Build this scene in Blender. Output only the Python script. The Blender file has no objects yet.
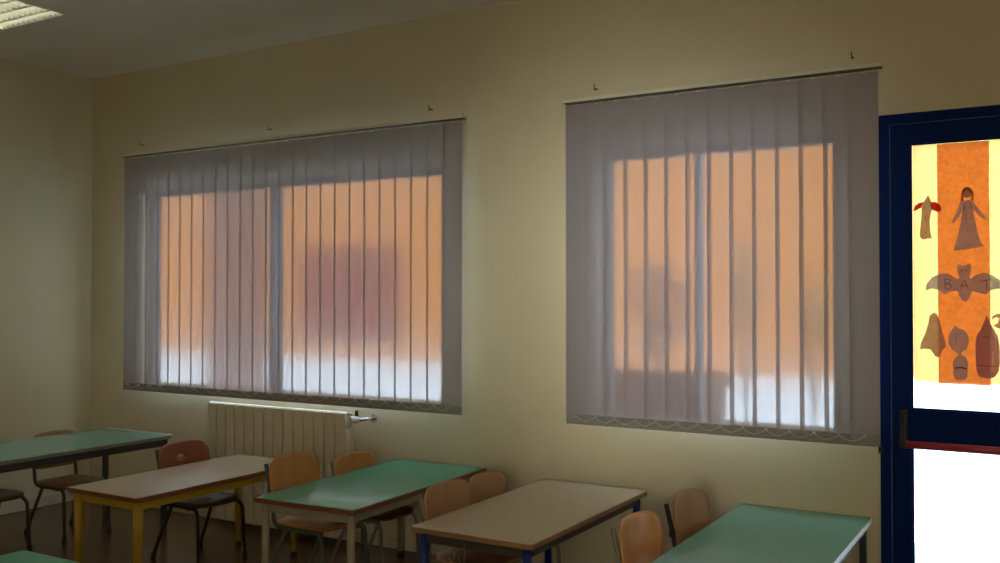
import bpy, bmesh, math, random
from mathutils import Vector, Matrix, Euler
random.seed(7)
S = bpy.context.scene
COL = S.collection
PI = math.pi
R = math.radians

# ------------------------------------------------------------------ materials
MATS = {}
def nodes(name):
    m = bpy.data.materials.new(name); m.use_nodes = True
    nt = m.node_tree; nt.nodes.clear()
    out = nt.nodes.new('ShaderNodeOutputMaterial')
    return m, nt, out
def pbr(name, col, rough=.5, metal=0., var=.06, scale=8., bump=0., coat=0., stretch=None, spec=.5, coat_rough=.1):
    m, nt, out = nodes(name)
    b = nt.nodes.new('ShaderNodeBsdfPrincipled')
    nt.links.new(b.outputs[0], out.inputs[0])
    b.inputs['Roughness'].default_value = rough
    b.inputs['Metallic'].default_value = metal
    b.inputs['Coat Weight'].default_value = coat
    b.inputs['Coat Roughness'].default_value = coat_rough
    b.inputs['Specular IOR Level'].default_value = spec
    tc = nt.nodes.new('ShaderNodeTexCoord'); mp = nt.nodes.new('ShaderNodeMapping')
    nt.links.new(tc.outputs['Object'], mp.inputs[0])
    if stretch: mp.inputs['Scale'].default_value = stretch
    nz = nt.nodes.new('ShaderNodeTexNoise'); nz.inputs['Scale'].default_value = scale
    nz.inputs['Detail'].default_value = 4
    nt.links.new(mp.outputs[0], nz.inputs['Vector'])
    cr = nt.nodes.new('ShaderNodeValToRGB')
    cr.color_ramp.elements[0].position = .3; cr.color_ramp.elements[1].position = .7
    cr.color_ramp.elements[0].color = (*[max(0, c*(1-var)) for c in col], 1)
    cr.color_ramp.elements[1].color = (*[min(1, c*(1+var)) for c in col], 1)
    nt.links.new(nz.outputs[0], cr.inputs[0]); nt.links.new(cr.outputs[0], b.inputs['Base Color'])
    if bump:
        bp = nt.nodes.new('ShaderNodeBump'); bp.inputs['Strength'].default_value = bump; bp.inputs['Distance'].default_value = .01
        nt.links.new(nz.outputs[0], bp.inputs['Height']); nt.links.new(bp.outputs[0], b.inputs['Normal'])
    MATS[name] = m
    return m
WALLC = (.70, .635, .43)
pbr('wall_paint', WALLC, .85, var=.03, scale=2.5)
pbr('ceiling_paint', (.80, .73, .60), .9, var=.03, scale=2)
pbr('outside_plaster', (.78, .75, .7), .9)
pbr('skirting', (.62, .57, .44), .5)
pbr('orange_stucco', (.50, .20, .03), .9, var=.08, scale=1.2)
pbr('white_plinth', (.86, .90, .94), .8)
pbr('courtyard', (.47, .60, .74), .9, var=.04, scale=1)
pbr('dark_red', (.17, .018, .006), .6)
pbr('brick_red', (.12, .05, .03), .9)
pbr('terracotta', (.30, .14, .08), .9)
pbr('bark', (.12, .08, .05), .9)
pbr('leaf', (.20, .17, .06), .7)
pbr('pvc_white', (.7, .68, .6), .35)
pbr('window_frame_paint', (.22, .20, .19), .4)
pbr('rail_white', (.80, .75, .62), .4)
pbr('blue_paint', (.003, .020, .11), .5, var=.04, spec=.05)
pbr('blue_leg', (.012, .035, .22), .35)
pbr('red_paint', (.42, .03, .045), .3, var=.04)
pbr('black_plastic', (.015, .014, .012), .4)
pbr('green_bright', (.012, .44, .28), .13, var=.03, coat=.1)
pbr('green_pale', (.14, .45, .36), .14, var=.03, coat=.1)
pbr('beige_laminate', (.68, .57, .41), .2, var=.03, scale=30, coat=.15)
pbr('wood_edge', (.22, .085, .035), .4, stretch=(1, 1, 8), scale=12, var=.15)
pbr('wood_edge_light', (.30, .16, .07), .4, scale=12, var=.15)
pbr('grey_edge', (.22, .24, .18), .3)
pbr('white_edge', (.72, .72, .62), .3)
pbr('ply_orange', (.58, .27, .06), .5, var=.12, scale=10, stretch=(1, 1, .15), coat=.08)
pbr('ply_tan', (.38, .20, .075), .5, var=.10, scale=10, stretch=(1, 1, .15), coat=.08)
pbr('ply_red', (.30, .085, .03), .35, var=.1, scale=10, stretch=(1, 1, .15), coat=.3)
pbr('ply_dark', (.14, .06, .035), .4, var=.1, scale=10)
pbr('tube_grey', (.28, .28, .22), .4, metal=.2)
pbr('tube_black', (.022, .015, .012), .35)
pbr('tube_brown', (.07, .06, .045), .4)
pbr('tube_green', (.10, .14, .12), .4)
pbr('leg_cream', (.36, .35, .24), .45)
pbr('leg_yellow', (.50, .33, .02), .4)
pbr('leg_dark', (.06, .055, .045), .45)
pbr('leg_steel', (.06, .09, .11), .3, metal=.3)
pbr('rubber', (.02, .02, .02), .7)
pbr('radiator_enamel', (.76, .70, .52), .4)
pbr('chrome', (.7, .7, .7), .2, metal=1)
pbr('hem', (.30, .29, .26), .8, var=.2, scale=60)
pbr('chain', (.55, .52, .45), .5)
pbr('louvre', (.80, .80, .70), .48, metal=1, var=.02)
pbr('lamp_body', (.72, .70, .6), .5)
pbr('hook_metal', (.16, .14, .10), .4, metal=.5)
pbr('crayon', (.10, .05, .05), .8)
pbr('crayon_red', (.5, .05, .04), .8)
pbr('crayon_yellow', (.6, .42, .12), .8)

def floor_mat():
    m, nt, out = nodes('floor_tiles')
    b = nt.nodes.new('ShaderNodeBsdfPrincipled'); nt.links.new(b.outputs[0], out.inputs[0])
    tc = nt.nodes.new('ShaderNodeTexCoord')
    br = nt.nodes.new('ShaderNodeTexBrick'); br.offset = 0
    br.inputs['Scale'].default_value = 1; br.inputs['Brick Width'].default_value = .3; br.inputs['Row Height'].default_value = .3
    br.inputs['Mortar Size'].default_value = .003
    br.inputs['Color1'].default_value = (.17, .085, .04, 1); br.inputs['Color2'].default_value = (.13, .075, .04, 1)
    br.inputs['Mortar'].default_value = (.09, .06, .04, 1)
    nt.links.new(tc.outputs['Object'], br.inputs['Vector']); nt.links.new(br.outputs[0], b.inputs['Base Color'])
    b.inputs['Roughness'].default_value = .26
    MATS['floor_tiles'] = m
floor_mat()

def glass_mat():
    m, nt, out = nodes('clear_glass')
    t = nt.nodes.new('ShaderNodeBsdfTransparent'); g = nt.nodes.new('ShaderNodeBsdfGlossy'); g.inputs['Roughness'].default_value = .02
    mxf = .04
    t.inputs[0].default_value = (.76, .77, .77, 1)
    mx = nt.nodes.new('ShaderNodeMixShader')
    mx.inputs[0].default_value = mxf; nt.links.new(t.outputs[0], mx.inputs[1]); nt.links.new(g.outputs[0], mx.inputs[2])
    nt.links.new(mx.outputs[0], out.inputs[0]); MATS['clear_glass'] = m
glass_mat()

def fabric_mat(name, lo, hi, dmix, dcol, tcol):
    # woven blind fabric: part of the light goes straight through with a blur, part is scattered
    m, nt, out = nodes(name)
    rf = nt.nodes.new('ShaderNodeBsdfRefraction'); rf.inputs['IOR'].default_value = 1.10; rf.inputs['Roughness'].default_value = .215
    rf.inputs['Color'].default_value = (.775, .745, .725, 1)
    rw = nt.nodes.new('ShaderNodeBsdfRefraction'); rw.inputs['IOR'].default_value = 1.13; rw.inputs['Roughness'].default_value = .6
    rw.inputs['Color'].default_value = (.775, .745, .725, 1)
    rm = nt.nodes.new('ShaderNodeMixShader'); rm.inputs[0].default_value = .28
    nt.links.new(rf.outputs[0], rm.inputs[1]); nt.links.new(rw.outputs[0], rm.inputs[2])
    tl = nt.nodes.new('ShaderNodeBsdfTranslucent'); tl.inputs[0].default_value = (*tcol, 1)
    df = nt.nodes.new('ShaderNodeBsdfDiffuse'); df.inputs[0].default_value = (*dcol, 1)
    tc = nt.nodes.new('ShaderNodeTexCoord'); mp = nt.nodes.new('ShaderNodeMapping'); mp.inputs['Scale'].default_value = (260, 260, 6)
    nz = nt.nodes.new('ShaderNodeTexNoise'); nz.inputs['Scale'].default_value = 1
    nt.links.new(tc.outputs['Object'], mp.inputs[0]); nt.links.new(mp.outputs[0], nz.inputs['Vector'])
    mr = nt.nodes.new('ShaderNodeMapRange'); mr.inputs['To Min'].default_value = lo; mr.inputs['To Max'].default_value = hi
    nt.links.new(nz.outputs[0], mr.inputs[0])
    m1 = nt.nodes.new('ShaderNodeMixShader'); m1.inputs[0].default_value = dmix
    nt.links.new(tl.outputs[0], m1.inputs[1]); nt.links.new(df.outputs[0], m1.inputs[2])
    m2 = nt.nodes.new('ShaderNodeMixShader')
    nt.links.new(mr.outputs[0], m2.inputs[0]); nt.links.new(rm.outputs[0], m2.inputs[1]); nt.links.new(m1.outputs[0], m2.inputs[2])
    nt.links.new(m2.outputs[0], out.inputs[0]); MATS[name] = m
fabric_mat('blind_fabric', .22, .30, .88, (.80, .74, .84), (.20, .17, .13))
fabric_mat('blind_backing', .58, .64, .95, (.84, .88, .95), (.20, .17, .13))

def paper_mat(name, col, tr=.6, front=None, scale=30, var=.1):
    m, nt, out = nodes(name)
    tl = nt.nodes.new('ShaderNodeBsdfTranslucent'); df = nt.nodes.new('ShaderNodeBsdfDiffuse')
    tc = nt.nodes.new('ShaderNodeTexCoord'); nz = nt.nodes.new('ShaderNodeTexNoise'); nz.inputs['Scale'].default_value = scale
    nt.links.new(tc.outputs['Object'], nz.inputs['Vector'])
    cr = nt.nodes.new('ShaderNodeValToRGB'); cr.color_ramp.elements[0].position = .35; cr.color_ramp.elements[1].position = .65
    cr.color_ramp.elements[0].color = (*[c*(1-var) for c in col], 1); cr.color_ramp.elements[1].color = (*[min(1, c*(1+var)) for c in col], 1)
    nt.links.new(nz.outputs[0], cr.inputs[0]); nt.links.new(cr.outputs[0], tl.inputs[0])
    df.inputs[0].default_value = (*(front or col), 1)
    mx = nt.nodes.new('ShaderNodeMixShader'); mx.inputs[0].default_value = 1-tr
    nt.links.new(tl.outputs[0], mx.inputs[1]); nt.links.new(df.outputs[0], mx.inputs[2])
    nt.links.new(mx.outputs[0], out.inputs[0]); MATS[name] = m
paper_mat('yellow_tissue', (.80, .66, .36), .93, var=.03, scale=60)
paper_mat('orange_tissue', (.80, .45, .28), .93, var=.06, scale=60)
paper_mat('drawing_paper', (.8, .76, .85), .5)
paper_mat('drawing_paper_tan', (.8, .62, .5), .5)
paper_mat('drawing_paper_pink', (.75, .5, .55), .5)
paper_mat('red_crayon_paper', (.75, .12, .06), .7)
paper_mat('yellow_crayon_paper', (.65, .45, .12), .7)
def emit(name, col, s):
    m, nt, out = nodes(name); e = nt.nodes.new('ShaderNodeEmission'); e.inputs[0].default_value = (*col, 1); e.inputs[1].default_value = s
    nt.links.new(e.outputs[0], out.inputs[0]); MATS[name] = m

# ------------------------------------------------------------------ helpers
def xf(bm, verts, M):
    for v in verts: v.co = M @ v.co
def box(bm, x0, x1, y0, y1, z0, z1, rot=None, piv=None):
    r = bmesh.ops.create_cube(bm, size=1)['verts']
    for v in r:
        v.co = Vector((x0+(v.co.x+.5)*(x1-x0), y0+(v.co.y+.5)*(y1-y0), z0+(v.co.z+.5)*(z1-z0)))
    if rot:
        p = Vector(piv or ((x0+x1)/2, (y0+y1)/2, (z0+z1)/2)); E = rot.to_matrix()
        for v in r: v.co = p + E @ (v.co-p)
    return r
def smooth_path(pts, rad=.04, n=5):
    """round the corners of a polyline"""
    P = [Vector(p) for p in pts]; out = [P[0]]
    for i in range(1, len(P)-1):
        a, b, c = P[i-1], P[i], P[i+1]
        d1 = (a-b); d2 = (c-b); r = min(rad, d1.length*.45, d2.length*.45)
        p1 = b+d1.normalized()*r; p2 = b+d2.normalized()*r
        for k in range(n+1):
            t = k/n; out.append(p1*(1-t)**2 + b*2*t*(1-t) + p2*t*t)
    out.append(P[-1]); return out
def tube(bm, pts, r, seg=8, r1=None, cap=True, squash=1.):
    P = [Vector(p) for p in pts]; rings = []; n = len(P)
    up = None
    for i, p in enumerate(P):
        t = (P[min(i+1, n-1)]-P[max(i-1, 0)]).normalized()
        if up is None:
            up = Vector((0, 0, 1)) if abs(t.z) < .9 else Vector((1, 0, 0))
        s = t.cross(up).normalized(); u2 = s.cross(t).normalized(); up = u2
        rr = r if r1 is None else r+(r1-r)*i/(n-1)
        rings.append([bm.verts.new(p+s*math.cos(2*PI*k/seg)*rr+u2*math.sin(2*PI*k/seg)*rr*squash) for k in range(seg)])
    for a, b in zip(rings, rings[1:]):
        for k in range(seg): bm.faces.new((a[k], a[(k+1) % seg], b[(k+1) % seg], b[k]))
    if cap: bm.faces.new(rings[0][::-1]); bm.faces.new(rings[-1])
def prism(bm, poly, d, f):
    """poly of 2D points extruded by d; f maps (u,v,w) to 3D"""
    a = [bm.verts.new(f(u, v, 0)) for u, v in poly]; b = [bm.verts.new(f(u, v, d)) for u, v in poly]
    bm.faces.new(a[::-1]); bm.faces.new(b)
    n = len(poly)
    for i in range(n): bm.faces.new((a[i], a[(i+1) % n], b[(i+1) % n], b[i]))
def obj(name, bm, mat, parent=None, smooth=False, bevel=0., loc=None, bseg=2):
    bmesh.ops.recalc_face_normals(bm, faces=bm.faces)
    me = bpy.data.meshes.new(name); bm.to_mesh(me); bm.free()
    me.materials.append(MATS[mat])
    if smooth:
        for p in me.polygons: p.use_smooth = True
    o = bpy.data.objects.new(name, me); COL.objects.link(o)
    if parent: o.parent = parent
    if loc: o.location = loc
    if bevel:
        md = o.modifiers.new('bev', 'BEVEL'); md.width = bevel; md.segments = bseg; md.limit_method = 'ANGLE'; md.angle_limit = R(40)
    return o
def thing(name, label, cat, loc=(0, 0, 0), rz=0, group=None):
    o = bpy.data.objects.new(name, None); COL.objects.link(o); o.empty_display_size = .1
    o.location = loc; o.rotation_euler = (0, 0, rz); tag(o, label, cat, group); return o
def tag(o, label, cat, group=None, kind=None):
    o['label'] = label; o['category'] = cat
    if group: o['group'] = group
    if kind: o['kind'] = kind
    return o
def struct(name, bm, mat, **k):
    o = obj(name, bm, mat, **k); 
    if not o.parent: o['kind'] = 'structure'
    return o
def copy_tree(o, parent=None):
    c = o.copy(); COL.objects.link(c); c.parent = parent
    for ch in list(o.children): copy_tree(ch, c)
    return c
B = bmesh.new

# ------------------------------------------------------------------ room shell
XL, XR, YB, H = -6.28, 2.3, -8.0, 3.15
TW = .15
W1 = (-5.70, -3.09, .870, 2.27)      # window openings x0,x1,z0,z1
W2 = (-2.10, -.87, .870, 2.27)
DX0, DX1, DZ = -.70, .12, 2.32      # door opening
bm = B()
xs = [XL-.3, W1[0], W1[1], W2[0], W2[1], DX0, DX1, XR+.3]
def wcol(x0, x1, z0, z1): box(bm, x0, x1, 0, TW, z0, z1)
wcol(xs[0], xs[1], 0, H+.3); wcol(xs[2], xs[3], 0, H+.3); wcol(xs[4], xs[5], 0, H+.3); wcol(xs[6], xs[7], 0, H+.3)
for w in (W1, W2):
    wcol(w[0], w[1], 0, w[2]); wcol(w[0], w[1], w[3], H+.3)
wcol(DX0, DX1, DZ, H+.3)
struct('wall_north', bm, 'wall_paint')
bm = B(); box(bm, XL-.3, XL, YB, 0, 0, H+.3); struct('wall_west', bm, 'wall_paint')
bm = B(); box(bm, XR, XR+.3, YB, 0, 0, H+.3); struct('wall_east', bm, 'wall_paint')
bm = B(); box(bm, XL-.3, XR+.3, YB-.3, YB, 0, H+.3); struct('wall_south', bm, 'wall_paint')
bm = B(); box(bm, XL-.3, XR+.3, YB-.3, 0, -.15, 0); struct('floor', bm, 'floor_tiles')
bm = B(); box(bm, XL, XR, YB, 0, H, H+.3); struct('ceiling', bm, 'ceiling_paint')
bm = B(); box(bm, XL, DX0, -.012, 0, 0, .075); struct('baseboard_north', bm, 'skirting', bevel=.004)
bm = B(); box(bm, XL, XL+.012, YB, -.012, 0, .075); struct('baseboard_west', bm, 'skirting', bevel=.004)

# windows in the openings behind the blinds
def window(name, w, label):
    x0, x1, z0, z1 = w; yf = .09
    t = bpy.data.objects.new(name, None); COL.objects.link(t); t['kind'] = 'structure'; t.location = ((x0+x1)/2, yf, z0)
    ox, oz = (x0+x1)/2, z0
    def bx(bm, a, b, c, d, e, f): box(bm, a-ox, b-ox, c, d, e-oz, f-oz)
    bm = B(); fw = .045
    bx(bm, x0, x0+fw, -.03, .04, z0, z1); bx(bm, x1-fw, x1, -.03, .04, z0, z1)
    bx(bm, x0+fw, x1-fw, -.03, .04, z0, z0+fw*.25); bx(bm, x0+fw, x1-fw, -.03, .04, z1-fw, z1)
    obj('window_frame', bm, 'window_frame_paint', t)
    xm = -4.48 if name == 'window_1' else -1.575; mw = .028 if name == 'window_1' else .013
    bm = B(); bx(bm, xm-mw, xm+mw, -.03, .04, z0+fw*.25, z1-fw); obj('mullion', bm, 'window_frame_paint', t)
    for a, b in ((x0+fw, xm-mw), (xm+mw, x1-fw)):
        bm = B(); bx(bm, a, b, .003, .008, z0+fw*.25, z1-fw); obj('pane', bm, 'clear_glass', t)
    bm = B(); bx(bm, x0, x1, -yf+.03, -.03, z0-.0, z0+.01); obj('window_sill', bm, 'pvc_white', t)
    return t
window('window_1', W1, ''); window('window_2', W2, '')

# unseen window frame added on the closed wall, to go with the fill lights
t = bpy.data.objects.new('added_window', None); COL.objects.link(t); t['kind'] = 'structure'; t.location = (.72, YB, 1.03)
bm = B(); WX = 1.54
for X in (-WX, -.03, WX-.06): box(bm, X, X+.06, 0, .025, 0, 1.25)
box(bm, -WX, WX, 0, .025, -.05, 0); box(bm, -WX, WX, 0, .025, 1.25, 1.30)
obj('window_frame', bm, 'window_frame_paint', t)
for x0, x1 in ((-WX+.06, -.03), (.03, WX-.06)):
    bm = B(); box(bm, x0, x1, .004, .009, 0, 1.25); obj('pane', bm, 'clear_glass', t)

# ------------------------------------------------------------------ vertical blinds
SW = .127
def bare_slat(h, tilt):
    bm = B(); n = 6; T = .0012
    # very slightly bowed cloth strip with real thickness
    pts = [(-SW/2+SW*i/n, .0018*(1-((i/n-.5)*2)**2)) for i in range(n+1)]
    poly = [(x, y+T/2) for x, y in pts]+[(x, y-T/2) for x, y in reversed(pts)]
    prism(bm, poly, h, lambda u, v, w: Vector((u, v, -h+w)))
    return bm
def blind(x0, x1, zt, zb, yc, n, tilt, label, jit):
    t = thing('vertical_blind', label, 'blind', ((x0+x1)/2, 0, zb))
    cx = (x0+x1)/2
    bm = B(); box(bm, x0-cx-.01, x1-cx+.02, yc-.022, yc+.022, zt-zb+.014, zt-zb+.032)
    for i in range(n*2):
        pass
    obj('headrail', bm, 'rail_white', t, bevel=.003)
    bm = B(); box(bm, x0-cx-.008, x1-cx+.018, yc-.019, yc+.019, zt-zb+.010, zt-zb+.014)
    obj('track_channel', bm, 'tube_brown', t)
    for k in (.06, .5, .94):
        bm = B(); X = (x0-cx)+(x1-x0)*k
        box(bm, X-.012, X+.012, yc-.02, 0, zt-zb+.032, zt-zb+.036); box(bm, X-.012, X+.012, -.004, 0, zt-zb+.032, zt-zb+.048)
        obj('wall_bracket', bm, 'rail_white', t)
    hemh = .05
    h = zt-zb-hemh
    base = None; hb = None
    xsn = []
    for i in range(n):
        X = x0-cx+SW/2-.002+(x1-x0-SW+.004)*i/(n-1)
        if base is None:
            base = obj('slat', bare_slat(h, tilt), 'blind_fabric', t, smooth=False); s = base
            base.data.materials.append(MATS['blind_backing'])
            for p in base.data.polygons: p.material_index = 1 if p.normal.y > .5 else 0
            bm = B(); box(bm, -SW/2+.001, SW/2-.001, -.0022, .0022, -h-hemh, -h)
            hb = obj('hem_weight', bm, 'hem', s, bevel=.001)
            bm = B(); box(bm, -.009, .009, -.002, .002, -.002, .004); cc = obj('carrier_clip', bm, 'rail_white', s)
        else: s = copy_tree(base, t)
        s.location = (X, yc, zt-zb-.001); a = tilt+jit*(random.random()-.5)
        s.rotation_euler = (0, 0, a); xsn.append((X, a))
    # the bead chain that links the weights, sagging from slat to slat
    bm = B()
    for (xa, aa), (xb, ab) in zip(xsn, xsn[1:]):
        P = [Vector((xa+(xb-xa)*k/8, yc-.020, hemh-.006-.024*4*(k/8)*(1-k/8))) for k in range(9)]
        tube(bm, P, .0022, 5)
    for xa, aa in xsn:
        box(bm, xa-.004, xa+.004, yc-.0225, yc-.003, hemh-.012, hemh-.002)
    obj('bottom_chain', bm, 'chain', t)
    return t
blind(-5.745, -2.875, 2.487, .842, -.12, 25, R(1), 'wide lavender grey vertical blind over the left window, above the radiator', R(1.5))
b2 = blind(-2.218, -.685, 2.50, .842, -.12, 14, R(7), 'narrower lavender grey vertical blind over the window beside the blue door', R(3))
# control cords
def cord(loc, zt, zb, label, sx):
    t = thing('blind_cord', label, 'cord', (loc[0], loc[1], zb))
    bm = B(); h = zt-zb
    tube(bm, [(0, 0, .02), (0, 0, h)], .0018, 6); tube(bm, [(.012*sx, 0, .02), (.012*sx, 0, h)], .0018, 6); obj('cord', bm, 'chain', t)
    bm = B(); box(bm, -.006, .006+.012*sx, -.008, .008, .0, .085); obj('cord_weight', bm, 'rail_white', t, bevel=.003)
cord((-2.262, -.03, 0), 2.51, .93, 'white pull cord with a small weight hanging on the left side of the narrower blind', 1)
# small hooks in the wall above the rails
hooks = [(-5.70, 'small wall hook above the left end of the wide blind'), (-4.44, 'small wall hook above the middle of the wide blind'),
         (-3.16, 'small wall hook above the right end of the wide blind'), (-2.10, 'small wall hook above the left end of the narrow blind'),
         (-.81, 'small wall hook above the right end of the narrow blind, near the blue door')]
hk = None
for x, lab in hooks:
    if hk is None:
        bm = B(); tube(bm, smooth_path([(0, 0, 0), (0, -.02, 0), (0, -.032, -.012), (0, -.03, .0), (.0, -.034, .022)], .008), .0028, 6)
        tube(bm, [(0, 0, 0), (0, -.002, 0)], .006, 10)
        hk = o = obj('wall_hook', bm, 'hook_metal', smooth=False)
    else: o = copy_tree(hk)
    o.location = (x, 0, 2.60); tag(o, lab, 'hook', 'hooks above the blinds')

# ------------------------------------------------------------------ radiator
RX0, RX1, RZ0, RZ1 = -4.885, -3.70, .045, .795
rd = thing('radiator', 'cream ribbed radiator on the wall under the wide blind', 'radiator', ((RX0+RX1)/2, 0, 0))
ne = 14; ew = (RX1-RX0)/ne
e0 = None
for i in range(ne):
    if e0 is None:
        bm = B()
        box(bm, -ew/2+.003, ew/2-.003, -.128, -.122, RZ0, RZ1)       # front plate
        box(bm, -.012, .012, -.122, -.04, RZ0+.02, RZ1-.03)            # web
        box(bm, -ew/2+.004, ew/2-.004, -.050, -.045, RZ0+.02, RZ1-.03)  # back plate
        tube(bm, [(-ew/2, -.085, RZ1-.07), (ew/2, -.085, RZ1-.07)], .022, 10)
        tube(bm, [(-ew/2, -.085, RZ0+.07), (ew/2, -.085, RZ0+.07)], .022, 10)
        # curved top lip with vents
        prism(bm, [(-.128, RZ1-.004), (-.12, RZ1+.006), (-.10, RZ1+.010), (-.06, RZ1), (-.05, RZ1-.02), (-.053, RZ1-.022), (-.063, RZ1-.006), (-.10, RZ1+.004), (-.122, RZ1-.01)], ew-.006,
              lambda u, v, w: Vector((-ew/2+.003+w, u, v)))
        e0 = e = obj('radiator_section', bm, 'radiator_enamel', rd, bevel=.002)
    else:
        e = e0.copy(); COL.objects.link(e); e.parent = rd
    e.location = (RX0+ew*(i+.5)-(RX0+RX1)/2, 0, 0)
for sx in (-.45, .45):
    bm = B(); box(bm, sx-.01, sx+.01, -.045, -.002, RZ1-.12, RZ1-.09); obj('wall_bracket', bm, 'radiator_enamel', rd)
rxr = (RX1-RX0)/2
bm = B(); tube(bm, [(rxr, -.085, RZ1-.035), (rxr+.05, -.085, RZ1-.035)], .014, 10)
tube(bm, smooth_path([(rxr+.035, -.085, RZ1-.035), (rxr+.075, -.085, RZ1-.035), (rxr+.105, -.05, RZ1-.03), (rxr+.115, -.004, RZ1-.03)], .03), .011, 8)
vb = obj('valve', bm, 'chrome', rd, smooth=True)
bm = B(); tube(bm, [(rxr+.052, -.085, RZ1-.035), (rxr+.052, -.155, RZ1-.025)], .022, 12, r1=.019); obj('valve_knob', bm, 'pvc_white', vb, bevel=.003)
bm = B(); tube(bm, [(rxr+.05, -.085, RZ1-.02), (rxr+.05, -.085, RZ1+.022)], .011, 10); obj('valve_cap', bm, 'black_plastic', vb)
bm = B(); tube(bm, [(rxr+.115, -.008, RZ1-.03), (rxr+.115, -.002, RZ1-.03)], .026, 14); obj('pipe_collar', bm, 'chrome', vb)
bm = B(); tube(bm, smooth_path([(rxr, -.085, RZ0+.07), (rxr+.04, -.085, RZ0+.07), (rxr+.05, -.03, RZ0+.07), (rxr+.05, -.03, 0)], .02), .009, 8); obj('pipe', bm, 'tube_grey', rd, smooth=True)
# ------------------------------------------------------------------ chairs
def sheet(a, b, fmap, hole=None, pw=4., n=40, rings=7, bottom_flat=None):
    """super-elliptic panel, optionally with an elliptic hand hole"""
    bm = B(); R0 = []
    for k in range(rings+1):
        t = k/rings; ring = []
        for i in range(n):
            th = 2*PI*i/n; c, s = math.cos(th), math.sin(th)
            ou = a*math.copysign(abs(c)**(2/pw), c); ov = b*math.copysign(abs(s)**(2/pw), s)
            if hole: iu, iv = hole[0]+hole[2]*c, hole[1]+hole[3]*s
            else: iu, iv = ou*.02, ov*.02
            ring.append(bm.verts.new(fmap(iu+(ou-iu)*t, iv+(ov-iv)*t)))
        R0.append(ring)
    for p, q in zip(R0, R0[1:]):
        for i in range(n): bm.faces.new((p[i], p[(i+1) % n], q[(i+1) % n], q[i]))
    if not hole: bm.faces.new(R0[0][::-1])
    return bm
def make_chair(label, ply, tubem, hole=False, seatm=None):
    t = thing('school_chair', label, 'chair')
    SZ = .33; lean = .045
    TM = tubem
    # backrest: bent plywood, curved in plan, slightly leaning back
    def fb(u, v): return Vector((-.185-.0+.040*(u/.17)**2*.9-.10*(v)*1.0, u, .515+v))
    bm = sheet(.172, .115, fb, hole=(0, .035, .024, .011) if hole else None, pw=4.2)
    o = obj('backrest', bm, ply, t, smooth=True); sd = o.modifiers.new('s', 'SOLIDIFY'); sd.thickness = .009; sd.offset = 0
    def fs(u, v):
        z = SZ+.0-.012*math.exp(-((u+.03)/.09)**2)*math.exp(-(v/.11)**2)
        if u > .10: z -= (u-.10)**2*3.5
        return Vector((u, v, z))
    bm = sheet(.165, .165, fs, pw=4.5)
    o = obj('seat', bm, seatm or ply, t, smooth=True); sd = o.modifiers.new('s', 'SOLIDIFY'); sd.thickness = .010; sd.offset = 0
    r = .0105
    for s in (-1, 1):
        y = .145*s
        bm = B()
        P = smooth_path([(-.205, y, .60), (-.160, y, SZ-.005+.10), (-.150, y, SZ-.022), (.125, y, SZ-.022), (.155, y*1.06, SZ-.05), (.172, y*1.10, .012)], .05, 6)
        tube(bm, P, r, 8)
        sf = obj('side_frame', bm, TM, t, smooth=True)
        bm = B(); tube(bm, [(.172, y*1.10, 0), (.170, y*1.10, .028)], r*1.35, 8); obj('rubber_foot', bm, 'rubber', sf)
        bm = B(); box(bm, -.185, -.168, y-.012, y+.012, .47, .50); obj('backrest_bracket', bm, TM, sf)
        bm = B(); tube(bm, [(-.075, y, SZ-.030), (-.215, y*1.10, .012)], r, 8)
        rl = obj('rear_leg', bm, TM, t, smooth=True)
        bm = B(); tube(bm, [(-.217, y*1.102, 0), (-.207, y*1.095, .028)], r*1.35, 8); obj('rubber_foot', bm, 'rubber', rl)
    bm = B(); tube(bm, [(.06, -.145, SZ-.03), (.06, .145, SZ-.03)], r*.85, 8); tube(bm, [(-.09, -.145, SZ-.03), (-.09, .145, SZ-.03)], r*.85, 8)
    obj('cross_bar', bm, TM, t, smooth=True)
    return t
def place(c, x, y, rz=0, sc=1.):
    # x,y: middle of the top edge of the backrest
    c.rotation_euler = (0, 0, rz); off = Matrix.Rotation(rz, 3, 'Z') @ Vector((-.196*sc, 0, 0))
    c.location = (x-off.x, y-off.y, 0); c.scale = (sc, sc, sc)
GC = 'small school chairs tucked under the tables'
def chair(x, y, rz, label, ply, tubem, hole=False, seatm=None, sc=1.):
    c = make_chair(label, ply, tubem, hole, seatm); c['group'] = GC; place(c, x, y, rz, sc); return c
chair(-5.63, -.75, R(0), 'wooden school chair whose backrest top just shows above the far pale green table', 'ply_tan', 'tube_brown')
chair(-5.64, -1.30, R(2), 'dark school chair cut by the picture edge, under the far pale green table', 'ply_dark', 'tube_brown')
chair(-4.47, -.71, R(-3), 'dark-framed school chair with red-brown backrest and hand hole, at the yellow-legged table', 'ply_red', 'tube_black', True, 'ply_dark', 1.03)
chair(-3.505, -.82, R(0), 'orange-brown school chair in front of the radiator, nearer one at the bright green table', 'ply_orange', 'tube_green', sc=1.07)
chair(-3.43, -.41, R(-2), 'orange-brown school chair nearer the wall at the bright green table', 'ply_orange', 'tube_grey', seatm='ply_dark')
chair(-2.46, -.925, R(-3), 'tan school chair at the blue-legged beige table, the nearer of the pair', 'ply_tan', 'tube_grey', sc=1.03)
chair(-2.475, -.56, R(0), 'tan school chair at the blue-legged beige table, nearer the wall', 'ply_tan', 'tube_grey')
chair(-1.485, -1.00, R(-5), 'bright orange wooden school chair with grey frame at the pale green table by the door', 'ply_orange', 'tube_grey', sc=1.0)
chair(-1.43, -.56, R(-5), 'tan school chair with black frame near the wall, by the white-rimmed green table', 'ply_tan', 'tube_black', sc=1.03)

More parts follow.
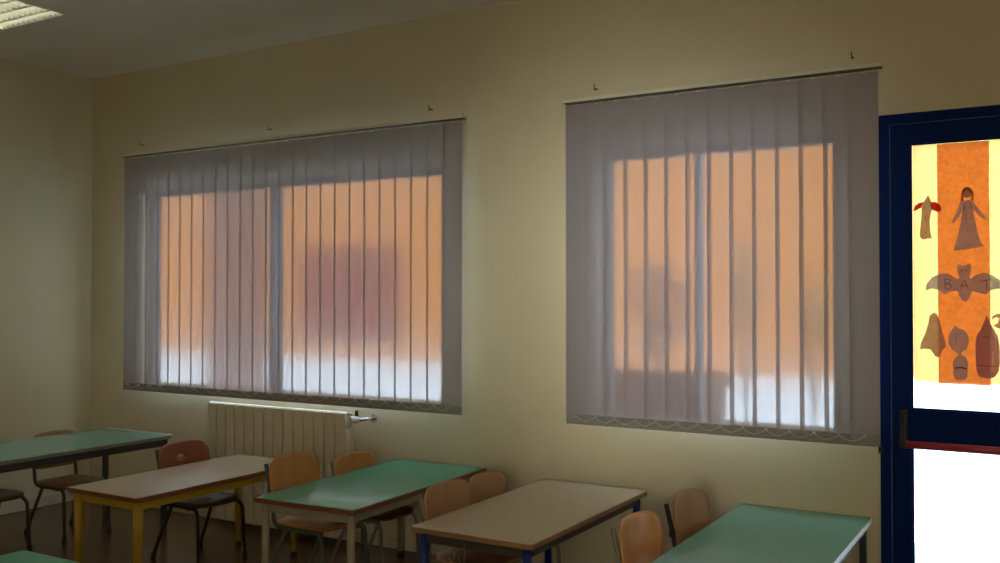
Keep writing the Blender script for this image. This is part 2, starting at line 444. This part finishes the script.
# ------------------------------------------------------------------ tables
def table(x0, x1, y0, y1, z, rz, label, top, edge, legm, leg, apron, cut=False, hookx=False, rim=False):
    cx, cy = (x0+x1)/2, (y0+y1)/2; a, b = (x1-x0)/2, (y1-y0)/2
    t = thing('school_table', label, 'table', (cx, cy, 0), rz, 'low classroom tables')
    th = .024
    def rr(a, b, r, n=5, cutc=0):
        P = []
        for (sx, sy, a0) in ((1, 1, 0), (-1, 1, 90), (-1, -1, 180), (1, -1, 270)):
            q = cutc if (cutc and sx < 0 and sy < 0) else r
            for k in range(n+1):
                th_ = R(a0+90*k/n); P.append((sx*(a-q)+q*math.cos(th_), sy*(b-q)+q*math.sin(th_)))
        return P
    bm = B(); prism(bm, rr(a, b, .018), th-.001, lambda u, v, w: Vector((u, v, z-th+w)))
    tp = obj('tabletop', bm, edge, t, bevel=.003)
    bm = B(); a2, b2 = a-.004, b-.004
    aa, bb = a, b; a, b = a2, b2
    poly = rr(a, b, .016, cutc=.085 if cut else 0); a, b = aa, bb
    prism(bm, poly, .0016, lambda u, v, w: Vector((u, v, z-.0012+w)))
    obj('laminate', bm, top, tp)
    if rim:  # pale strip painted in for the blind's reflection along the far edge
        bm = B(); box(bm, -a+.02, a, b-.022, b, z-.001, z+.0022); obj('edge_glint', bm, 'white_edge', tp)
    ins = .045 if leg != 'square' else .035
    bm = B(); h0, h1 = z-th-.045, z-th
    t2 = .010
    for s in (-1, 1):
        box(bm, s*(a-ins)-t2, s*(a-ins)+t2, -b+ins, b-ins, h0, h1)
        box(bm, -a+ins, a-ins, s*(b-ins)-t2, s*(b-ins)+t2, h0, h1)
    obj('apron', bm, apron, t, bevel=.002)
    for sx in (-1, 1):
        for sy in (-1, 1):
            X, Y = sx*(a-ins), sy*(b-ins); bm = B()
            if leg == 'square': box(bm, X-.014, X+.014, Y-.014, Y+.014, .015, h1)
            elif leg == 'taper': tube(bm, [(X, Y, .015), (X, Y, h1)], .017, 14, r1=.026)
            else: tube(bm, [(X, Y, .015), (X, Y, h1)], .019, 14)
            l = obj('leg', bm, legm, t, smooth=(leg != 'square'))
            bm = B(); rr_ = .019 if leg != 'round' else .021
            tube(bm, [(X, Y, 0), (X, Y, .022)], rr_, 12); obj('leg_cap', bm, 'rubber', l)
    if hookx:
        for k, X in enumerate((-.10, -.05)):
            bm = B(); Y = -b+ins-.014
            tube(bm, smooth_path([(X+.012, Y, h0+.02), (X+.012, Y, h0-.045), (X, Y, h0-.062), (X-.014, Y-.002, h0-.055), (X-.016, Y-.004, h0-.035)], .012), .0036, 6)
            obj('bag_hook', bm, 'hook_metal', t, smooth=True)
    return t
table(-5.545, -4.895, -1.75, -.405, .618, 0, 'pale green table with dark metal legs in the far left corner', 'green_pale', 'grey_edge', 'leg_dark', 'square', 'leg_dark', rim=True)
table(-4.34, -3.80, -1.54, -.37, .537, 0, 'beige-topped table on thick yellow legs, in front of the radiator', 'beige_laminate', 'wood_edge', 'leg_yellow', 'taper', 'leg_yellow')
table(-3.345, -2.745, -1.25, -.03, .545, R(2), 'bright green table with wooden rim and cream round legs, beside the radiator', 'green_bright', 'wood_edge', 'leg_cream', 'round', 'leg_cream', cut=True)
table(-2.375, -1.785, -1.29, -.075, .53, 0, 'beige-topped table with brown rim on blue legs, between the two blinds', 'beige_laminate', 'wood_edge_light', 'blue_leg', 'round', 'leg_dark', hookx=True)
table(-1.33, -.735, -1.235, -.012, .505, 0, 'pale green table with white rim against the wall next to the blue door', 'green_pale', 'white_edge', 'leg_steel', 'square', 'leg_steel')
table(-3.43, -2.83, -3.56, -2.345, .53, 0, 'green table nearest the camera, only a corner showing at the bottom left', 'green_bright', 'wood_edge', 'leg_cream', 'round', 'leg_cream')

# ------------------------------------------------------------------ glazed door
d = bpy.data.objects.new('door_1', None); COL.objects.link(d); d['kind'] = 'structure'; d.location = (0, 0, 0)
bm = B(); fy0, fy1 = -.012, .09; fo = .045
box(bm, DX0, DX0+fo, fy0, fy1, 0, DZ); box(bm, DX1-fo, DX1, fy0, fy1, 0, DZ); box(bm, DX0+fo, DX1-fo, fy0, fy1, DZ-fo, DZ)
obj('door_frame', bm, 'blue_paint', d, bevel=.003)
LX0, LX1, LZ1 = DX0+fo+.003, DX1-fo-.003, DZ-fo-.003
GX0, GX1 = -.572, -.01; GZ = (.10, .862, 1.0, 2.185)
bm = B(); ly0, ly1 = 0.0, .055
box(bm, LX0, GX0, ly0, ly1, .01, LZ1); box(bm, GX1, LX1, ly0, ly1, .01, LZ1)
box(bm, GX0, GX1, ly0, ly1, .01, GZ[0]); box(bm, GX0, GX1, ly0, ly1, GZ[1], GZ[2]); box(bm, GX0, GX1, ly0, ly1, GZ[3], LZ1)
lf = obj('door_leaf', bm, 'blue_paint', d)
bm = B(); g = .008
for z0, z1 in ((GZ[0], GZ[1]), (GZ[2], GZ[3])):
    box(bm, GX0, GX0+g, .010, .022, z0, z1); box(bm, GX1-g, GX1, .010, .022, z0, z1)
    box(bm, GX0+g, GX1-g, .010, .022, z0, z0+g); box(bm, GX0+g, GX1-g, .010, .022, z1-g, z1)
obj('glazing_bead', bm, 'blue_paint', lf)
for z0, z1 in ((GZ[0], GZ[1]), (GZ[2], GZ[3])):
    bm = B(); box(bm, GX0, GX1, .026, .031, z0, z1); obj('pane', bm, 'clear_glass', d)
# panic bar: two dark end housings and the red bar
bm = B()
for X in (-.603, -.02):
    box(bm, X-.017, X+.017, -.018, 0, .84, 1.0)
    prism(bm, [(0, .985), (-.03, .975), (-.05, .93), (-.06, .88), (-.06, .835), (-.035, .83), (-.018, .87), (0, .88)], .024, lambda u, v, w, X=X: Vector((X-.012+w, u-.005, v)))
ph = obj('panic_bar_housing', bm, 'black_plastic', d, bevel=.006)
bm = B(); tube(bm, [(-.59, -.052, .852), (-.03, -.052, .852)], .014, 14, squash=1.25); obj('panic_bar', bm, 'red_paint', d, smooth=True)
bm = B(); box(bm, DX0-.006, DX0+.012, -.03, -.012, .80, .84); obj('latch_keeper', bm, 'black_plastic', d, bevel=.003)

# ------------------------------------------------------------------ tissue and paper figures on the pane
PY = .0235
def sheetbox(name, x0, x1, z0, z1, y, mat, label, cat, wob=.003, seed=1):
    rnd = random.Random(seed); P = []
    n = 14
    for i in range(n): P.append((x0+(x1-x0)*i/n, z0+wob*rnd.uniform(-1, 1)))
    for i in range(n): P.append((x1+wob*rnd.uniform(-1, 1)*.5, z0+(z1-z0)*i/n))
    for i in range(n): P.append((x1-(x1-x0)*i/n, z1+wob*rnd.uniform(-1, 1)))
    for i in range(n): P.append((x0+wob*rnd.uniform(-1, 1)*.3, z1-(z1-z0)*i/n))
    bm = B(); prism(bm, P, .0006, lambda u, v, w: Vector((u, y+w, v)))
    return tag(obj(name, bm, mat), label, cat)
sheetbox('tissue_sheet', -.562, -.020, 1.125, 2.178, .0235, 'yellow_tissue', 'yellow tissue sheet covering the upper pane of the blue door', 'paper', seed=2)
sheetbox('tissue_strip', -.462, -.258, 1.118, 2.174, .0215, 'orange_tissue', 'wide orange tissue stripe down the middle of the yellow sheet on the door', 'paper', wob=.0015, seed=5)
# drawing helpers: figures are given in photo pixels on the door plane and converted to metres on the pane
F_, YAW = 943., R(30.7)
def dp(px, py):
    pit = math.atan(15.5/943)
    fw = Vector((-math.sin(YAW)*math.cos(pit), math.cos(YAW)*math.cos(pit), math.sin(pit)))
    r = Vector((math.cos(YAW), math.sin(YAW), 0)); u = r.cross(fw)
    dd = fw*F_+r*(px-500)-u*(py-281.5); t = (4.54+.018)/dd.y
    return (dd.x*t, 1.5+dd.z*t)
def cut(name, poly, mat, parent=None, y=.0195, th=.0007):
    bm = B(); P = [dp(*p) for p in poly]
    prism(bm, P, th, lambda u, v, w: Vector((u, y+w, v)))
    o = obj(name, bm, mat, parent); return o
def stroke(name, lines, mat, parent, wd=.0022, y=.0178):
    bm = B()
    for ln in lines:
        P = [dp(*p) for p in ln]
        for (x0, z0), (x1, z1) in zip(P, P[1:]):
            L = math.hypot(x1-x0, z1-z0); an = math.atan2(z1-z0, x1-x0)
            vs = box(bm, -L/2-wd*.4, L/2+wd*.4, 0, .0008, -wd/2, wd/2)
            M = Matrix.Translation(((x0+x1)/2, y, (z0+z1)/2)) @ Matrix.Rotation(-an, 4, 'Y')
            xf(bm, vs, M)
    return obj(name, bm, mat, parent)
def ell(cx, cy, a, b, n=14): return [(cx+a*math.cos(2*PI*k/n), cy+b*math.sin(2*PI*k/n)) for k in range(n)]
GF = 'paper figures stuck on the door glass'
# 1 little figure with red wings
o = tag(cut('paper_figure', [(921.5, 207), (925, 200), (928, 195), (930.5, 200), (933, 208), (931, 213), (929.5, 220), (930, 230), (932, 239), (928, 238), (923, 240), (919.5, 236), (920.5, 226), (921.5, 217)], 'drawing_paper_tan'),
        'small tan paper figure with red wings, highest on the yellow stripe', 'paper figure', GF)
cut('paper_wing', [(924, 202), (919, 203), (915, 206), (913, 211), (916, 210.5), (921, 207.5)], 'red_crayon_paper', o)
cut('paper_wing', [(931, 202), (936, 202), (940, 205), (941.5, 210.5), (937, 212), (932, 209.5), (930.5, 206)], 'red_crayon_paper', o)
stroke('crayon_marks', [[(925, 216), (926, 221)], [(925.5, 232), (926, 233)]], 'crayon', o)
# 2 long dress figure
o = tag(cut('paper_figure', [(962, 199), (965, 201), (969, 199.5), (972, 201), (977, 207), (982, 213), (987, 219), (984, 219.5), (978, 215), (973, 209), (975, 220), (978, 234), (981, 243), (985, 246), (976, 247.5), (966, 249.5), (955, 250.5), (954, 249), (957, 238), (960.5, 224), (962.5, 211), (959, 216), (955, 222), (952, 223.5), (952, 221), (956, 213), (959.5, 204)], 'drawing_paper'),
        'tall grey paper figure in a long dress on the orange stripe', 'paper figure', GF)
cut('paper_face', ell(967, 192.5, 4.2, 5.5), 'drawing_paper_pink', o, y=.0187)
cut('paper_hair', [(961, 201), (961, 194), (962.5, 189.5), (966, 187), (970, 187.5), (973, 191), (974, 196), (973, 201), (971, 200.5), (971, 194), (967, 190), (963.5, 193), (963.5, 201)], 'yellow_crayon_paper', o, y=.0178)
stroke('crayon_marks', [[(965, 204), (963.5, 210)], [(970, 203), (972, 209)]], 'crayon_red', o)
stroke('crayon_dots', [[(966.5, 214), (966.5, 215)], [(966.5, 217.5), (966.5, 218.5)], [(966.5, 222), (966.5, 223)]], 'crayon', o)
# 3 bat
o = tag(cut('paper_figure', [(958, 274.5), (957, 270), (958, 266), (957.8, 263), (960.5, 265.3), (966, 265.5), (970, 263), (971, 266.5), (971.5, 271), (969.5, 275), (970, 279), (976, 275), (984, 272.7), (992, 275), (999, 279.5), (1006, 286), (1004, 291), (998, 288.5), (991, 290), (986, 294.5), (978, 292.5), (972, 291), (970, 296), (966.5, 301.5), (962.5, 300.5), (959.5, 296), (957.5, 291), (951, 291), (944.5, 294.5), (940, 290.5), (932, 288.3), (925.5, 290.5), (926.5, 284), (932, 277.5), (940, 273.8), (948, 273.3), (953, 276.5), (957, 279.5), (960, 277.5)], 'drawing_paper'),
        'wide grey paper bat with the letters BAT across the orange stripe', 'paper figure', GF)
stroke('letter', [[(944.5, 279.5), (945.5, 289)], [(944.5, 279.5), (949, 278.8), (950.3, 281), (948.5, 283.3), (945, 284), (950, 284), (951.3, 286.5), (950, 288.7), (945.5, 289)]], 'crayon', o)
stroke('letter', [[(960.8, 289), (962, 284), (964.5, 280), (966.5, 284), (968, 288.5)], [(961.3, 285.7), (967.3, 285.5)]], 'crayon', o)
stroke('letter', [[(979.5, 281.8), (990.5, 279)], [(986.5, 280.2), (986.7, 289.5)]], 'crayon', o)
stroke('eye', [[(961, 270.6), (962.6, 270.6)]], 'crayon_red', o, wd=.0045); stroke('eye', [[(966, 270.4), (967.6, 270.4)]], 'crayon_red', o, wd=.0045)
# 4 ghost
o = tag(cut('paper_figure', [(933.5, 312.5), (936.5, 314), (939, 319), (941, 327), (944, 337), (946.5, 347), (942.5, 350), (939.5, 357.5), (935, 356), (932.5, 352), (930.5, 349.5), (925, 348.5), (920, 349.5), (921, 343), (925, 334), (928, 325), (929.5, 316)], 'drawing_paper_tan'),
        'pointed tan paper ghost low on the door, half on yellow and half on orange', 'paper figure', GF)
# 5 round head over round body
o = tag(cut('paper_figure', [(955, 325.5), (958.5, 328.5), (964, 330), (968, 335), (969, 342), (966.5, 349), (961.5, 352.5), (961, 354.5), (966, 357.5), (968.5, 363.5), (967.5, 371), (967, 378), (962, 380.5), (956, 379.5), (953, 375), (953.5, 369), (952, 364.5), (954.5, 359), (959, 354.8), (957.5, 353), (951.5, 349), (948.5, 343), (948.5, 336), (951.5, 330.5)], 'drawing_paper'),
        'grey paper figure of two rounded shapes joined at a narrow neck, low on orange', 'paper figure', GF)
stroke('crayon_band', [[(955.5, 368), (961, 367.6), (966.5, 368.6)]], 'crayon', o, wd=.005)
stroke('crayon_marks', [[(955, 337), (957, 341), (955.5, 345)]], 'crayon_red', o)
# 6 bottle-shaped figure
o = tag(cut('paper_figure', [(986.5, 314.5), (989.5, 322), (993.5, 329), (997.5, 336), (999.5, 346), (1000, 360), (999, 371), (994.5, 377.5), (987, 379), (979.5, 377), (976.5, 371), (975.5, 358), (975.3, 345), (976.5, 336), (981, 329), (984.5, 321)], 'drawing_paper_pink'),
        'pinkish bottle-shaped paper figure at the lower right of the orange stripe', 'paper figure', GF)
stroke('crayon_band', [[(977, 365), (985, 366), (998, 366.3)]], 'crayon_red', o, wd=.003)
stroke('crayon_marks', [[(982.5, 328), (982.5, 331)], [(983.5, 337), (988, 337)]], 'crayon', o)
# 7 ring-shaped figure cut by the frame
o = tag(cut('paper_figure', [(991.5, 319.5), (993, 316), (997, 313.8), (1003, 313.5), (1008, 317), (1009, 326), (1004, 331), (997, 327.5), (993.5, 325.5), (998, 323), (999.5, 318.5), (996, 317)], 'drawing_paper_tan', y=.0165),
        'curled brown paper figure above the bottle shape, running past the picture edge', 'paper figure', GF)

# ------------------------------------------------------------------ ceiling lights with louvres
def louvre_light(x, y, label):
    t = thing('louvre_light', label, 'ceiling light', (x, y, H), PI/2, 'square louvred lights on the ceiling')
    a = .30; dp_ = .085; w = .014
    bm = B(); box(bm, -a, a, -a, a, -.012, 0)
    for s in (-1, 1):
        box(bm, min(s*a, s*(a-w)), max(s*a, s*(a-w)), -a, a, -dp_, -.012); box(bm, -a+w, a-w, min(s*a, s*(a-w)), max(s*a, s*(a-w)), -dp_, -.012)
    obj('housing', bm, 'lamp_body', t, bevel=.002)
    bm = B()
    for k in range(1, 6):        # long reflectors between the tubes: V profile
        X = -a+2*a*k/6
        prism(bm, [(-.018, -.03), (.018, -.03), (.005, -dp_+.004), (-.006, -dp_+.004)], 2*a-2*w, lambda u, v, w_, X=X: Vector((X+u, -a+w+w_, v)))
    for s in (-1, 1):
        prism(bm, [(s*(a-w), -.02), (s*(a-w-.022), -.03), (s*(a-w-.004), -dp_+.002), (s*(a-w), -dp_+.002)], 2*a-2*w, lambda u, v, w_: Vector((u, -a+w+w_, v)))
    obj('reflector', bm, 'louvre', t)
    bm = B()
    for k in range(1, 12):
        Y = -a+2*a*k/12
        prism(bm, [(Y-.006, -.052), (Y+.006, -.052), (Y+.0012, -dp_+.004), (Y-.0012, -dp_+.004)], 2*a-2*w, lambda u, v, w_: Vector((-a+w+w_, u, v)))
    obj('cross_blade', bm, 'louvre', t)['kind'] = 'stuff'
    for k in range(6):
        X = -a+2*a*(k+.5)/6
        bm = B(); tube(bm, [(X, -a+.02, -.034), (X, a-.02, -.034)], .010, 10); obj('fluorescent_tube', bm, 'tube_glow', t, smooth=True)
    return t
emit('tube_glow', (1, .97, .86), 14.0)
l0 = louvre_light(-5.02, -1.58, 'square louvred ceiling light in the upper left corner')
ADDED_LIGHTS = ((-1.2, -5.6), (-4.6, -5.6), (1.1, -3.0))  # fixtures added out of view to give the room more light
for (x, y) in ADDED_LIGHTS:
    c = copy_tree(l0); c.location = (x, y, H); c['label'] = 'added square louvred ceiling light, unseen behind the camera, for room fill'

# ------------------------------------------------------------------ courtyard outside
bm = B(); box(bm, -48, 16, TW, 40, -.2, -.02); struct('ground', bm, 'courtyard')
FY = 13.5
bm = B(); box(bm, -36, -2.4, FY, FY+5, -.02, 4.75); fc = struct('wall_courtyard', bm, 'orange_stucco')
bm = B(); box(bm, -36.1, -2.3, FY-.12, FY+5.1, 4.75, 4.83); struct('trim_1', bm, 'terracotta')
# shuttered opening on the opposite house
t = thing('shuttered_window', 'dark red roller shutter on the orange building, showing through the wide blind', 'window', (-15.0, FY, .46))
bm = B(); w = 1.6; hh = 2.3
for i in range(16): box(bm, -w+.05, w-.05, -.035-.006*(i % 2), -.005, .05+(hh-.10)*i/16, .05+(hh-.10)*(i+.94)/16)
obj('roller_shutter', bm, 'dark_red', t)
bm = B(); box(bm, -w, -w+.05, -.05, 0, 0, hh); box(bm, w-.05, w, -.05, 0, 0, hh); box(bm, -w+.05, w-.05, -.05, 0, hh-.05, hh); box(bm, -w+.05, w-.05, -.07, 0, 0, .05)
obj('shutter_frame', bm, 'dark_red', t, bevel=.004)
# brick pier of the porch outside the wide window
t = thing('brick_pier', 'reddish brick pier outside, dim shape left of centre behind the wide blind', 'pier', (-11.0, 6.0, -.02))
bm = B(); box(bm, -.35, .35, -.3, .3, 0, 3.6); obj('shaft', bm, 'brick_red', t, bevel=.01)
bm = B(); box(bm, -.40, .40, -.35, .35, 0, .12); box(bm, -.40, .40, -.35, .35, 3.6, 3.72); obj('stone_band', bm, 'terracotta', t, bevel=.01)
# planter with shrub outside the narrow window
t = thing('planter', 'terracotta planter box outside, dim shape low behind the narrow blind', 'planter', (-2.216, 1.1, -.02))
bm = B(); box(bm, -.40, .40, -.22, .22, 0, .95); box(bm, -.43, .43, -.25, .25, .95, 1.03); obj('trough', bm, 'terracotta', t, bevel=.01)
bm = B(); box(bm, -.39, .39, -.21, .21, 1.03, 1.045); obj('soil', bm, 'bark', t)
def shrub(name, label, cat, loc, h, rad, nleaf, crown_z, seed, lm='leaf'):
    rnd = random.Random(seed); t = thing(name, label, cat, loc)
    bm = B()
    for k in range(5):
        an = rnd.uniform(0, 2*PI); q = rad*.6
        tube(bm, smooth_path([(0, 0, 0), (0, 0, crown_z*.6), (q*math.cos(an), q*math.sin(an), crown_z+h*.35*rnd.random()+.05)], .1), .014, 6, r1=.005)
    obj('trunk', bm, 'bark', t)
    bm = B()
    for k in range(nleaf):
        while True:
            v = Vector((rnd.uniform(-1, 1), rnd.uniform(-1, 1), rnd.uniform(-1, 1)))
            if v.length < 1: break
        c = Vector((v.x*rad, v.y*rad, crown_z+h/2+v.z*h/2)); E = Euler((rnd.uniform(0, 6), rnd.uniform(0, 6), rnd.uniform(0, 6))).to_matrix()
        s = rnd.uniform(.025, .045)
        q = [bm.verts.new(c+E@Vector(p)) for p in ((-s, 0, 0), (0, -s*.45, .004), (s, 0, 0), (0, s*.45, .004))]; bm.faces.new(q)
    obj('foliage', bm, lm, t)['kind'] = 'stuff'
    return t
MATS['leaf_red'] = pbr('leaf_red', (.16, .07, .04), .7)
shrub('shrub', 'reddish shrub in the planter, blurred behind the narrow blind', 'shrub', (-2.179, 1.1, 1.03), .62, .22, 260, .10, 3, 'leaf_red')
shrub('young_tree', 'young tree outside, faint spot in the middle of the narrow blind', 'tree', (-1.83, 1.8, -.02), .65, .11, 110, 1.25, 5)
shrub('young_tree', 'young tree outside, faint spot in the right half of the narrow blind', 'tree', (-1.38, 1.8, -.02), .55, .12, 90, 1.2, 6)

# ------------------------------------------------------------------ light
w = bpy.data.worlds.new('sky'); S.world = w; w.use_nodes = True; nt = w.node_tree
bg = nt.nodes['Background']; bg.inputs[0].default_value = (.72, .85, 1, 1); bg.inputs[1].default_value = 7.0
sl = bpy.data.lights.new('sun', 'SUN'); sl.energy = 31; sl.angle = R(.6); sl.color = (1, .96, .9)
so = bpy.data.objects.new('sun', sl); COL.objects.link(so)
dirv = Vector((-math.cos(R(58))*math.sin(R(40)), math.cos(R(58))*math.cos(R(40)), -math.sin(R(58))))
so.rotation_euler = dirv.to_track_quat('-Z', 'Y').to_euler()

def area(name, loc, rot, sx, sy, e, col):
    l = bpy.data.lights.new(name, 'AREA'); l.shape = 'RECTANGLE'; l.size = sx; l.size_y = sy; l.energy = e; l.color = col
    o = bpy.data.objects.new(name, l); COL.objects.link(o); o.location = loc; o.rotation_euler = rot
    return o
for (x, y) in ADDED_LIGHTS: area('fill_lamp', (x, y, H-.09), (0, 0, 0), .5, .5, 5, (1, .90, .68))  # added fill just below the unseen fixtures
area('fill_light', (1.25, YB+.03, 1.65), (R(90), 0, R(-6)), 2.0, 1.2, 60, (1, .86, .68))  # added warm fill from behind the camera, no opening behind it
lb = area('fill_light', (-.2, YB+.04, 1.65), (0, 0, 0), 1.5, .8, 5.6, (1, .97, .82)); lb.data.spread = R(20)  # added narrow beam that brightens the wall between the blinds
lb.rotation_euler = (Vector((-2.3, 0, 1.68))-lb.location).to_track_quat('-Z', 'Y').to_euler()
# ------------------------------------------------------------------ camera
cd = bpy.data.cameras.new('camera'); cam = bpy.data.objects.new('camera', cd); COL.objects.link(cam)
cd.sensor_width = 36; cd.lens = 943/1000*36; cam.location = (0, -4.54, 1.5)
cam.rotation_euler = (R(90)+math.atan(15.5/943), 0, R(30.7)); cd.clip_start = .05
S.camera = cam
S.view_settings.view_transform = 'Standard'; S.view_settings.look = 'None'; S.view_settings.gamma = 1
S.view_settings.exposure = 0; S.view_settings.use_curve_mapping = False
cy = S.cycles
cy.use_denoising = True; cy.max_bounces = 16; cy.diffuse_bounces = 6; cy.transmission_bounces = 14; cy.glossy_bounces = 4; cy.transparent_max_bounces = 12
cy.sample_clamp_indirect = 6
